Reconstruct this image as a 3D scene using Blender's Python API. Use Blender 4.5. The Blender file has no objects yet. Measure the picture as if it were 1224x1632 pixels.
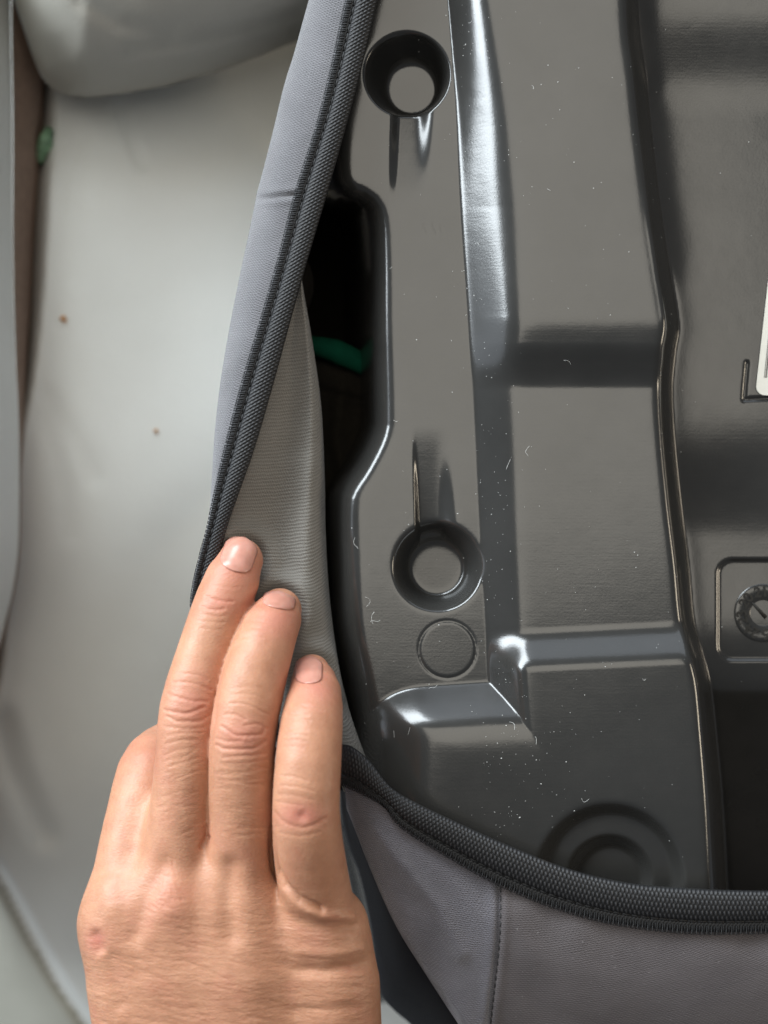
import bpy, bmesh, math, random
import numpy as np
from mathutils import Vector
from mathutils.bvhtree import BVHTree

random.seed(7); RNG = np.random.default_rng(7)
scene = bpy.context.scene
COL = scene.collection
MM = 0.001
CAM_H = 400.0            # camera height above the flange of the shell (mm)
FPX = 2200.0             # focal length in photograph pixels

# ------------------------------------------------------------------ camera
cam_d = bpy.data.cameras.new('camera'); cam = bpy.data.objects.new('camera', cam_d); COL.objects.link(cam)
cam.location = (0, 0, CAM_H*MM)
cam_d.sensor_fit = 'HORIZONTAL'; cam_d.lens = 50.0; cam_d.sensor_width = 50.0*1224.0/FPX
cam_d.clip_start = 0.01; cam_d.clip_end = 50
cam_d.dof.use_dof = True; cam_d.dof.focus_distance = 0.392; cam_d.dof.aperture_fstop = 7.5
scene.camera = cam

# ------------------------------------------------------------------ light
world = bpy.data.worlds.new('World'); scene.world = world; world.use_nodes = True
bg = world.node_tree.nodes['Background']
bg.inputs['Color'].default_value = (0.80, 0.88, 1.0, 1); bg.inputs['Strength'].default_value = 0.14

def area(name, loc, target, sx, sy, power, color):
    l = bpy.data.lights.new(name, 'AREA'); l.shape = 'RECTANGLE'; l.size = sx; l.size_y = sy
    l.energy = power; l.color = color
    o = bpy.data.objects.new(name, l); COL.objects.link(o); o.location = loc
    o.rotation_euler = (Vector(target)-Vector(loc)).to_track_quat('-Z', 'Y').to_euler()
    return o
area('window_light', (-0.70, 0.72, 0.46), (0, 0, 0), 1.30, 0.48, 32, (0.87, 0.95, 1.0))
area('ceiling_light', (-0.05, 0.42, 1.7), (0, 0.2, 0), 1.35, 1.25, 12, (1.0, 0.94, 0.82))
area('daylit_wall_left', (-1.7, 0.1, 0.35), (0, 0, 0), 2.2, 1.2, 10, (0.80, 0.89, 1.0))
area('daylit_wall_far', (0.3, 1.8, 0.35), (0, 0, 0), 2.2, 1.2, 10, (0.80, 0.89, 1.0))
area('room_light', (1.6, -0.1, 0.40), (0, 0, 0), 0.5, 0.4, 6, (1.0, 0.86, 0.66))

vs = scene.view_settings
vs.view_transform = 'Standard'; vs.look = 'None'; vs.gamma = 1.0; vs.exposure = 0.0; vs.use_curve_mapping = False
scene.render.engine = 'CYCLES'
scene.cycles.use_denoising = True
scene.cycles.max_bounces = 8

# ------------------------------------------------------------------ helpers
def P(u, v, z):
    """point (mm) that stands at height z and is seen at photograph pixel (u, v)"""
    s = (CAM_H - z)/FPX
    return np.stack([(np.asarray(u, float)-612.0)*s, -(np.asarray(v, float)-816.0)*s, np.asarray(z, float)+0*s], -1)
def proj(p):
    s = FPX/(CAM_H-p[..., 2]); return 612+p[..., 0]*s, 816-p[..., 1]*s
def sstep(a, b, x):
    t = np.clip((x-a)/(b-a), 0, 1); return t*t*(3-2*t)
def sp(x, k): return k*np.logaddexp(0, x/k)
def sramp(t, r0=.05, r1=.12): return sp(t, r0)-sp(t-1, r1)
def crom(pts, n):
    """Catmull-Rom through rows of pts, n samples, chord-length spaced"""
    p = np.asarray(pts, float); q = np.vstack([2*p[0]-p[1], p, 2*p[-1]-p[-2]])
    out = []
    for i in range(len(p)-1):
        a, b, c, d = q[i:i+4]; t = np.linspace(0, 1, 24, endpoint=False)[:, None]
        out.append(.5*((2*b)+(c-a)*t+(2*a-5*b+4*c-d)*t*t+(3*b-a-3*c+d)*t**3))
    out.append(p[-1:]); o = np.vstack(out)
    L = np.r_[0, np.cumsum(np.linalg.norm(np.diff(o[:, :2], axis=0), axis=1)+1e-6)]
    s = np.linspace(0, L[-1], n)
    return np.stack([np.interp(s, L, o[:, k]) for k in range(o.shape[1])], 1)
def vcurve(pts):
    """smooth u(v)"""
    c = crom([(v, u) for u, v in pts], 400); o = np.argsort(c[:, 0])
    return lambda v: np.interp(v, c[o, 0], c[o, 1])
def pdist(u, v, pts):
    d = np.full(u.shape, 1e9)
    for (x0, y0), (x1, y1) in zip(pts[:-1], pts[1:]):
        dx, dy = x1-x0, y1-y0; l2 = dx*dx+dy*dy+1e-9
        t = np.clip(((u-x0)*dx+(v-y0)*dy)/l2, 0, 1)
        d = np.minimum(d, np.hypot(u-x0-t*dx, v-y0-t*dy))
    return d
def inside(u, v, pts):
    c = np.zeros(u.shape, bool)
    for (x0, y0), (x1, y1) in zip(pts, list(pts[1:])+[pts[0]]):
        if y0 == y1: continue
        m = ((y0 > v) != (y1 > v)) & (u < (x1-x0)*(v-y0)/(y1-y0)+x0)
        c ^= m
    return c
def sdist(u, v, pts):
    """+ inside"""
    d = pdist(u, v, list(pts)+[pts[0]]); return np.where(inside(u, v, pts), d, -d)
def smooth_noise(shape, cell, rng):
    g = rng.standard_normal((shape[0]//cell+4, shape[1]//cell+4))
    y = np.arange(shape[0])/cell; x = np.arange(shape[1])/cell
    yi = y.astype(int); xi = x.astype(int)
    fy = (y-yi); fx = (x-xi); fy = (fy*fy*(3-2*fy))[:, None]; fx = (fx*fx*(3-2*fx))[None]
    a = g[yi][:, xi]; b = g[yi][:, xi+1]; c = g[yi+1][:, xi]; d = g[yi+1][:, xi+1]
    return (a*(1-fx)+b*fx)*(1-fy)+(c*(1-fx)+d*fx)*fy

def link(name, me, mat, parent=None):
    o = bpy.data.objects.new(name, me); COL.objects.link(o)
    if mat: me.materials.append(mat)
    if parent: o.parent = parent
    return o
def mesh_np(name, verts_mm, faces, mat, parent=None, uv=None, smooth=True):
    me = bpy.data.meshes.new(name)
    v = (np.asarray(verts_mm, float)*MM).reshape(-1, 3); f = np.asarray(faces, np.int32)
    me.vertices.add(len(v)); me.vertices.foreach_set('co', v.ravel())
    k = f.shape[1]; me.loops.add(f.size); me.loops.foreach_set('vertex_index', f.ravel())
    me.polygons.add(len(f)); me.polygons.foreach_set('loop_start', np.arange(0, f.size, k, dtype=np.int32))
    try: me.polygons.foreach_set('loop_total', np.full(len(f), k, np.int32))
    except Exception: pass
    if uv is not None:
        l = me.uv_layers.new(name='uv'); l.data.foreach_set('uv', np.asarray(uv, float).reshape(-1, 2)[f.ravel()].ravel())
    me.update(calc_edges=True); me.validate()
    if smooth: me.polygons.foreach_set('use_smooth', np.ones(len(me.polygons), bool))
    return link(name, me, mat, parent)
def gridfaces(n, m):
    i = np.arange(n*m).reshape(n, m)
    return np.stack([i[:-1, :-1], i[1:, :-1], i[1:, 1:], i[:-1, 1:]], -1).reshape(-1, 4)
def grid_mesh(name, V, mat, parent=None, uv=None):
    n, m = V.shape[:2]; return mesh_np(name, V.reshape(-1, 3), gridfaces(n, m), mat, parent, uv)
def grid_uv(V):
    du = np.linalg.norm(np.diff(V, axis=1), axis=-1); dv = np.linalg.norm(np.diff(V, axis=0), axis=-1)
    U = np.concatenate([np.zeros((V.shape[0], 1)), np.cumsum(du, 1)], 1)
    W = np.concatenate([np.zeros((1, V.shape[1])), np.cumsum(dv, 0)], 0)
    return np.stack([U, W], -1)
def tag(o, label=None, cat=None, kind=None, group=None):
    if label: o['label'] = label
    if cat: o['category'] = cat
    if kind: o['kind'] = kind
    if group: o['group'] = group
    return o
def empty(name, loc_mm, label, cat):
    o = bpy.data.objects.new(name, None); COL.objects.link(o); o.empty_display_size = .02
    tag(o, label, cat); return o
class MB:
    def __init__(s): s.v = []; s.f = []
    def tube(s, pts, r, n=5):
        pts = np.asarray(pts, float); b = len(s.v)
        r = np.broadcast_to(np.asarray(r, float), (len(pts),))
        T = np.gradient(pts, axis=0); T /= np.linalg.norm(T, axis=1)[:, None]+1e-9
        for p, t, rr in zip(pts, T, r):
            a = np.cross(t, (0.31, 0.2, 0.93)); a /= np.linalg.norm(a)+1e-9; c = np.cross(t, a)
            for k in range(n):
                th = 2*math.pi*k/n; s.v.append(p+rr*(a*math.cos(th)+c*math.sin(th)))
        for i in range(len(pts)-1):
            for k in range(n):
                k2 = (k+1) % n
                s.f.append((b+i*n+k, b+i*n+k2, b+(i+1)*n+k2, b+(i+1)*n+k))
    def blob(s, c, rx, ry, rz, rot=0):
        b = len(s.v); cr, sr = math.cos(rot), math.sin(rot)
        rings = [(-.95, .3), (-.4, .92), (.4, .92), (.95, .3)]
        for h, w in rings:
            for k in range(6):
                th = k*math.pi/3; x = rx*w*math.cos(th); y = ry*w*math.sin(th)
                s.v.append((c[0]+x*cr-y*sr, c[1]+x*sr+y*cr, c[2]+rz*h))
        for i in range(3):
            for k in range(6):
                k2 = (k+1) % 6; s.f.append((b+i*6+k, b+i*6+k2, b+(i+1)*6+k2, b+(i+1)*6+k))
        s.f.append((b+18, b+19, b+20, b+21)); s.f.append((b+18, b+21, b+22, b+23))
    def build(s, name, mat, parent=None, smooth=True):
        return mesh_np(name, np.array(s.v), np.array(s.f), mat, parent, None, smooth)

# ------------------------------------------------------------------ materials
def new_mat(name):
    m = bpy.data.materials.new(name); m.use_nodes = True
    nt = m.node_tree; b = nt.nodes['Principled BSDF']
    return m, nt, b
def N(nt, t, **kw):
    n = nt.nodes.new(t)
    for k, v in kw.items():
        if k.startswith('i_'): n.inputs[k[2:].replace('_', ' ')].default_value = v
        else: setattr(n, k, v)
    return n
def math_n(nt, op, a, b=None):
    n = nt.nodes.new('ShaderNodeMath'); n.operation = op
    for i, x in enumerate((a, b)):
        if x is None: continue
        if isinstance(x, (int, float)): n.inputs[i].default_value = x
        else: nt.links.new(x, n.inputs[i])
    return n.outputs[0]
def ramp(nt, fac, c0, c1, p0=0., p1=1.):
    n = nt.nodes.new('ShaderNodeValToRGB'); e = n.color_ramp.elements
    e[0].position = p0; e[0].color = (*c0, 1); e[1].position = p1; e[1].color = (*c1, 1)
    nt.links.new(fac, n.inputs[0]); return n.outputs[0]
def obj_co(nt, scale=(1, 1, 1), rot=(0, 0, 0)):
    tc = nt.nodes.new('ShaderNodeTexCoord'); mp = nt.nodes.new('ShaderNodeMapping')
    mp.inputs['Scale'].default_value = scale; mp.inputs['Rotation'].default_value = rot
    nt.links.new(tc.outputs['Object'], mp.inputs[0]); return mp.outputs[0]
def noise(nt, co, scale, detail=3, rough=.55, out='Fac'):
    n = nt.nodes.new('ShaderNodeTexNoise'); n.inputs['Scale'].default_value = scale
    n.inputs['Detail'].default_value = detail; n.inputs['Roughness'].default_value = rough
    nt.links.new(co, n.inputs['Vector']); return n.outputs[out]
def bump(nt, h, strength, dist, prev=None):
    n = nt.nodes.new('ShaderNodeBump'); n.inputs['Strength'].default_value = strength
    n.inputs['Distance'].default_value = dist; nt.links.new(h, n.inputs['Height'])
    if prev: nt.links.new(prev, n.inputs['Normal'])
    return n.outputs[0]

def mat_plain(name, col, rough=.6, spec=.5, var=.12, scale=300):
    m, nt, b = new_mat(name); f = noise(nt, obj_co(nt), scale)
    c0 = tuple(x*(1-var) for x in col); c1 = tuple(min(1, x*(1+var)) for x in col)
    nt.links.new(ramp(nt, f, c0, c1, .3, .7), b.inputs['Base Color'])
    b.inputs['Roughness'].default_value = rough; b.inputs['Specular IOR Level'].default_value = spec
    return m

def mat_shell():
    m, nt, b = new_mat('black_plastic')
    co = obj_co(nt)
    f = noise(nt, co, 45, 4)
    nt.links.new(ramp(nt, f, (.026, .0255, .024), (.034, .033, .031), .3, .7), b.inputs['Base Color'])
    r = noise(nt, co, 120, 4)
    rr = nt.nodes.new('ShaderNodeMapRange'); rr.inputs['To Min'].default_value = .15; rr.inputs['To Max'].default_value = .23
    nt.links.new(r, rr.inputs[0]); nt.links.new(rr.outputs[0], b.inputs['Roughness'])
    b.inputs['IOR'].default_value = 1.68
    h1 = noise(nt, co, 1500, 2)                       # orange-peel
    h2 = noise(nt, obj_co(nt, (60, 1600, 400)), 1.0, 2)   # faint drawn lines
    n1 = bump(nt, h1, .045, .0003); n2 = bump(nt, h2, .03, .0003, n1)
    nt.links.new(n2, b.inputs['Normal']); return m

def mat_knit(name, c0, c1, pu, pv, depth, skew=.0, sheen=.3, rough=.85, pills=0):
    """woven / knitted cloth from the mm UVs: courses of period pv along v and wales of period pu along u"""
    m, nt, b = new_mat(name)
    uv = nt.nodes.new('ShaderNodeUVMap'); uv.uv_map = 'uv'
    wob = noise(nt, uv.outputs[0], .35, 2)
    sx = nt.nodes.new('ShaderNodeSeparateXYZ'); nt.links.new(uv.outputs[0], sx.inputs[0])
    wv = math_n(nt, 'MULTIPLY', wob, .8)
    U = math_n(nt, 'ADD', sx.outputs[0], wv); V = math_n(nt, 'ADD', sx.outputs[1], wv)
    Vs = math_n(nt, 'ADD', V, math_n(nt, 'MULTIPLY', U, skew))
    a = math_n(nt, 'SINE', math_n(nt, 'MULTIPLY', U, 2*math.pi/pu))
    c = math_n(nt, 'SINE', math_n(nt, 'MULTIPLY', Vs, 2*math.pi/pv))
    h = math_n(nt, 'ADD', math_n(nt, 'MULTIPLY', math_n(nt, 'ADD', math_n(nt, 'MULTIPLY', a, c), c), .25), .5)
    fz = noise(nt, uv.outputs[0], 3.2, 4, .75)
    hh = math_n(nt, 'ADD', math_n(nt, 'MULTIPLY', h, .6), math_n(nt, 'MULTIPLY', fz, .46))
    big = noise(nt, uv.outputs[0], .06, 3)
    mix = math_n(nt, 'ADD', math_n(nt, 'MULTIPLY', hh, .75), math_n(nt, 'MULTIPLY', big, .35))
    colr = ramp(nt, mix, c0, c1, .25, .85)
    if pills:
        mxp = nt.nodes.new('ShaderNodeMix'); mxp.data_type = 'RGBA'; pn = noise(nt, uv.outputs[0], .9, 2, .5)
        pw = ramp(nt, pn, (0, 0, 0), (pills, pills, pills), .68, .80); nt.links.new(pw, mxp.inputs[0]); nt.links.new(colr, mxp.inputs[6]); mxp.inputs[7].default_value = (.42, .40, .41, 1); colr = mxp.outputs[2]
    nt.links.new(colr, b.inputs['Base Color'])
    b.inputs['Roughness'].default_value = rough; b.inputs['Specular IOR Level'].default_value = .25
    b.inputs['Sheen Weight'].default_value = sheen; b.inputs['Sheen Roughness'].default_value = .4
    nt.links.new(bump(nt, hh, .8, depth), b.inputs['Normal']); return m

def mat_sofa(name, c0, c1, rough=.55):
    m, nt, b = new_mat(name); co = obj_co(nt)
    f = noise(nt, co, 14, 5)
    nt.links.new(ramp(nt, f, c0, c1, .3, .7), b.inputs['Base Color'])
    b.inputs['Roughness'].default_value = rough; b.inputs['Specular IOR Level'].default_value = .35
    g = noise(nt, co, 900, 3); n1 = bump(nt, g, .25, .0006)
    w = noise(nt, co, 30, 3); nt.links.new(bump(nt, w, .15, .004, n1), b.inputs['Normal']); return m

def mat_skin():
    m, nt, b = new_mat('skin')
    at = nt.nodes.new('ShaderNodeAttribute'); at.attribute_name = 'tint'
    co = obj_co(nt)
    f = noise(nt, co, 260, 4, .6); f2 = noise(nt, co, 60, 3)
    f3 = noise(nt, co, 1400, 3, .7)
    fm = math_n(nt, 'ADD', math_n(nt, 'ADD', math_n(nt, 'MULTIPLY', f, .4), math_n(nt, 'MULTIPLY', f2, .4)), math_n(nt, 'MULTIPLY', f3, .2))
    base = ramp(nt, fm, (.38, .172, .098), (.57, .292, .178), .30, .70)
    mx = nt.nodes.new('ShaderNodeMix'); mx.data_type = 'RGBA'
    blot = math_n(nt, 'MULTIPLY', math_n(nt, 'MAXIMUM', math_n(nt, 'SUBTRACT', noise(nt, co, 95, 4, .6), .5), 0), .9)
    nt.links.new(math_n(nt, 'ADD', at.outputs['Fac'], blot), mx.inputs[0]); nt.links.new(base, mx.inputs[6]); mx.inputs[7].default_value = (.50, .165, .125, 1)
    nt.links.new(mx.outputs[2], b.inputs['Base Color'])
    b.inputs['Subsurface Weight'].default_value = .22
    b.inputs['Subsurface Radius'].default_value = (1.0, .38, .18); b.inputs['Subsurface Scale'].default_value = .0022
    rz = nt.nodes.new('ShaderNodeMapRange'); rz.inputs['To Min'].default_value = .33; rz.inputs['To Max'].default_value = .58
    nt.links.new(noise(nt, co, 700, 4, .65), rz.inputs[0]); nt.links.new(rz.outputs[0], b.inputs['Roughness']); b.inputs['Specular IOR Level'].default_value = .42
    # fine skin: cross-hatched cells, and furrows running across the back of the hand
    vo = nt.nodes.new('ShaderNodeTexVoronoi'); vo.feature = 'DISTANCE_TO_EDGE'
    vo.inputs['Scale'].default_value = 1.0
    dis = nt.nodes.new('ShaderNodeVectorMath'); dis.operation = 'ADD'
    c1 = obj_co(nt, (620, 1350, 700), (0, 0, .35)); nz = noise(nt, co, 400, 3, .6, 'Color'); nt.links.new(c1, dis.inputs[0]); nt.links.new(nz, dis.inputs[1])
    nt.links.new(dis.outputs[0], vo.inputs['Vector'])
    hv = math_n(nt, 'MINIMUM', vo.outputs['Distance'], .25)
    fur = noise(nt, obj_co(nt, (170, 800, 300), (0, 0, .32)), 1.0, 3, .6)
    at2 = nt.nodes.new('ShaderNodeAttribute'); at2.attribute_name = 'furrow'
    h = math_n(nt, 'ADD', math_n(nt, 'MULTIPLY', hv, .9), math_n(nt, 'MULTIPLY', math_n(nt, 'MULTIPLY', fur, at2.outputs['Fac']), 2.0))
    nt.links.new(bump(nt, h, .46, .00030), b.inputs['Normal']); return m

M_SHELL = mat_shell()
M_OUTER = mat_knit('cover_outer_cloth', (.070, .068, .073), (.235, .230, .243), .9, .75, .0007, .5, .38, .85, .4)
M_INNER = mat_knit('cover_lining_cloth', (.15, .14, .125), (.29, .275, .25), .7, 1.05, .0006, .15, .25)
M_FRONT = mat_knit('cover_front_cloth', (.062, .054, .056), (.165, .147, .150), .9, .8, .0003, .5, .15, .85, .5)
def mat_elastic():
    m, nt, b = new_mat('black_elastic'); at = nt.nodes.new('ShaderNodeAttribute'); at.attribute_name = 'fleck'
    f = noise(nt, obj_co(nt), 900, 3)
    h = math_n(nt, 'MULTIPLY', at.outputs['Fac'], math_n(nt, 'ADD', f, .5))
    nt.links.new(ramp(nt, h, (.014, .014, .015), (.062, .061, .064), .2, .95), b.inputs['Base Color'])
    b.inputs['Roughness'].default_value = .55; b.inputs['Specular IOR Level'].default_value = .4
    return m
M_ELAST = mat_elastic()
M_THREAD = mat_plain('black_thread', (.02, .02, .021), .6, .4)
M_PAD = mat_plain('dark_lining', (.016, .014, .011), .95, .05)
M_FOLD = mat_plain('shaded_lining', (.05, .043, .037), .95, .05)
M_GREEN = mat_plain('green_trim', (.005, .062, .036), .9, .05)
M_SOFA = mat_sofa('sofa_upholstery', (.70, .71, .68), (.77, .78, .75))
M_BACK_SHADE = mat_sofa('sofa_back_shade', (.36, .345, .305), (.41, .395, .35))  # beige cloth, colour darkened because the back turns away from the window
M_BORDER_SHADE = mat_sofa('sofa_border_shade', (.37, .365, .31), (.43, .42, .365))  # warm beige, darkened so the colour holds the shade on this corner
M_BROWN = mat_plain('brown_side', (.27, .185, .14), .7, .3)
M_SKIN = mat_skin()
m, nt, b = new_mat('fingernail')
f = noise(nt, obj_co(nt), 300, 2)
nt.links.new(ramp(nt, f, (.47, .215, .16), (.56, .27, .205), .3, .7), b.inputs['Base Color'])
b.inputs['Roughness'].default_value = .28; b.inputs['Subsurface Weight'].default_value = .15; b.inputs['Subsurface Scale'].default_value = .001
M_NAIL = m
M_PAPER = mat_plain('label_paper', (.86, .84, .76), .5, .4, .03)
M_INK = mat_plain('label_ink', (.10, .09, .08), .6)
M_LINT = mat_plain('lint', (.75, .75, .73), .9, .2)
M_CRUMB = mat_plain('crumb', (.60, .36, .20), .8)
M_SCRAP = mat_plain('green_ribbon', (.20, .34, .21), .5, .4, .5, 220)
M_STAMP = mat_plain('moulded_figures', (.034, .032, .029), .7, .25)

# ------------------------------------------------------------------ sofa
sofa = empty('sofa', (0, 0, 0), 'light grey upholstered sofa with plump back cushion, under the booster seat', 'sofa')

def seat_z(u, v):
    z = -130 + 0*u
    z = z + 10*np.exp(-((u-330)/420)**2-((v-480)/430)**2)            # crown
    z -= 85*sstep(680, 2000, v)                                       # falls towards the front edge
    z -= 12*sstep(330, 120, v)                                        # dips under the back cushion
    edge = vcurve([(66, -300), (64, 150), (58, 300), (50, 460), (34, 600), (14, 700), (6, 800), (2, 900), (-10, 980), (-20, 1080), (-60, 1300), (-90, 1900)])(v)
    t = u-edge
    z -= 22*sstep(26, -6, t)*sstep(1250, 1000, v)                                          # rolls over at the left
    z += 2.2*np.exp(-((t-16)/9)**2)*sstep(200, 420, v)                # welt along the edge
    z += .9*np.sin(u/47.+v/83.+np.sin(v/140.)*1.3)*sstep(60, 200, t)*.5+.8*np.sin(u/95.-v/61.+1.)*.5
    # creases and puckers
    def crease(pts, depth, w, lip=0.0, sh=1.6):
        d = pdist(u, v, pts); return -depth*np.exp(-(d/w)**2)+lip*np.exp(-((d-sh*w)/w)**2)
    z += crease([(-40, 1330), (0, 1395), (50, 1490), (95, 1570), (150, 1650), (190, 1740)], 3.4, 10, .6)
    z -= 55*sstep(0, 320, -(u-0)*.86+(v-1395)*.5)
    z += crease([(0, 1150), (20, 1225), (50, 1290), (70, 1330)], 3.0, 22, .6)
    z += crease([(72, 630), (90, 660), (120, 700), (150, 760)], .9, 18)
    z += crease([(70, 670), (92, 720), (106, 790), (110, 850)], .8, 17)
    z += crease([(118, 300), (122, 370), (116, 440)], .7, 18)
    z += crease([(190, 170), (205, 210), (225, 260)], 1.2, 10, .3)
    z += crease([(135, 215), (120, 270), (115, 330)], 1.0, 14)
    return z
uu, vv = np.meshgrid(np.arange(-260, 1500, 6.), np.arange(-260, 2100, 6.))
F4 = gridfaces(*uu.shape); VS = P(uu, vv, seat_z(uu, vv)).reshape(-1, 3)
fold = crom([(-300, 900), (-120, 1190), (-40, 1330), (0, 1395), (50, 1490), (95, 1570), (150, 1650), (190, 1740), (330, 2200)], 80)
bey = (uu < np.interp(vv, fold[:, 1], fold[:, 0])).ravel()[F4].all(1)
def sub(name, keep, mat):
    ids, inv = np.unique(F4[keep], return_inverse=True); return mesh_np(name, VS[ids], inv.reshape(-1, 4), mat, sofa)
sub('seat_cushion', ~bey, M_SOFA)
sub('seat_border', bey, M_BORDER_SHADE)['label'] = 'beige border of the seat beyond its seam, shade darkened into its colour'

# back cushion: a plump slab whose lower edge overhangs the seat
def back_cushion():
    left = [(-60, -260), (-20, -120), (20, -5), (44, 66), (64, 118), (86, 145)]
    low = [(86, 145), (110, 153), (140, 156), (200, 149), (260, 139), (330, 119), (400, 95), (470, 67), (560, 36), (700, -10), (900, -70)]
    c = np.vstack([crom(left, 70)[:-1], crom(low, 130)]); n = len(c)
    tgt = np.c_[np.linspace(60, 980, n), np.full(n, -330.)]
    k = np.linspace(0, 1, 80)[:, None, None]**1.6
    q = c[None]*(1-k)+tgt[None]*k
    u, v = q[..., 0], q[..., 1]
    dB = pdist(u, v, [(-400, 150)]+low); dL = pdist(u, v, left)
    arc = lambda t: np.sqrt(1-(1-np.clip(t, 0, 1))**2)
    z = -118+84*arc(dB/330.)*arc(dL/95.)**.8
    z += smooth_noise(z.shape, 16, RNG)*.7*np.clip(dB/60, 0, 1)
    d = pdist(u, v, [(80, -60), (130, 0), (190, 38), (270, 58)]); z = z-2.2*np.exp(-(d/16)**2)
    d = pdist(u, v, [(210, 82), (300, 70), (400, 48), (480, 22)]); z = z-2.0*np.exp(-(d/12)**2)
    under = np.stack([np.c_[c+(tgt-c)*f, np.full(n, zz)] for f, zz in ((.10, -150.), (.03, -128.))])
    V = np.concatenate([P(under[..., 0], under[..., 1], under[..., 2]), P(u, v, z)])
    grid_mesh('back_cushion', V, M_BACK_SHADE, sofa)
back_cushion()

# arm at the far left: brown side facing the cushion, grey top
vv1 = np.arange(-260, 1500, 10.)
e = vcurve([(16, -300), (17, 0), (20, 200), (20, 400), (24, 560), (30, 700), (30, 850), (22, 930), (5, 1000), (-20, 1100), (-60, 1300), (-90, 1600)])(vv1)
prof = [(-160, -40), (-60, -62), (-18, -90), (-7, -96), (-2, -100), (0, -105)]
R = np.stack([P(e+du, vv1, np.full(len(vv1), float(z))) for du, z in prof], 1)
grid_mesh('armrest', R, M_SOFA, sofa)
prof = [(0.5, -106), (4, -109), (14, -114), (36, -123), (54, -150), (80, -170)]
kv = np.interp(vv1, [100, 300, 500, 640, 760], [1., .85, .6, .3, .08])
R = np.stack([P(e+du*kv, vv1, np.full(len(vv1), float(z))) for du, z in prof], 1)
grid_mesh('arm_side', R, M_BROWN, sofa)

# ------------------------------------------------------------------ booster seat shell
booster = empty('booster_seat', (0, 0, 0), 'black glossy plastic booster seat shell lying upside down, half out of its cover', 'booster seat')
C1 = [(690, -260), (706, -100), (714, 0), (722, 100), (728, 180), (735, 330), (747, 500), (757, 690), (765, 850), (772, 960), (779, 1076)]
col_poly = [tuple(x) for x in crom(C1+[(787, 1180), (800, 1320), (830, 1500), (880, 1800)], 70)]+[(2200, 1800), (2200, -260)]
C3 = vcurve([(995, -260), (1004, -60), (1008, 0), (1012, 60), (1021, 120), (1032, 220), (1045, 330), (1060, 430), (1073, 515), (1068, 560), (1063, 620), (1067, 700), (1077, 800), (1089, 900), (1097, 985), (1110, 1035), (1124, 1090), (1134, 1180), (1143, 1280), (1150, 1400), (1160, 1600), (1170, 1900)])
LEFT = [(520, -260), (524, 0), (528, 200), (537, 283), (556, 308), (583, 322), (597, 350), (601, 420), (602, 520), (605, 650), (602, 690), (578, 742), (555, 780), (549, 812), (551, 900), (557, 1000), (574, 1090), (588, 1180), (594, 1290), (620, 1420), (700, 1800)]
left_poly = [tuple(x) for x in crom(LEFT, 150)]+[(2200, 1800), (2200, -260)]

def ecc_hole(u, v, c0, r0, c1, r1):
    """0 at the rim circle, 1 on the (shifted) floor circle"""
    dx, dy = c1[0]-c0[0], c1[1]-c0[1]; dr = r1-r0
    px, py = u-c0[0], v-c0[1]
    A = dx*dx+dy*dy-dr*dr; B = -2*(px*dx+py*dy+r0*dr); C = px*px+py*py-r0*r0
    disc = np.sqrt(np.maximum(B*B-4*A*C, 0))
    t = (-B+disc)/(2*A) if A < 0 else (-B-disc)/(2*A)
    t2 = (-B-disc)/(2*A)
    t = np.where((r0+t*dr) >= 0, t, t2)
    return np.where(np.hypot(u-c1[0], v-c1[1]) < r1, np.maximum(t, 1), np.where(C > 0, np.minimum(t, 0), t))

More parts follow.
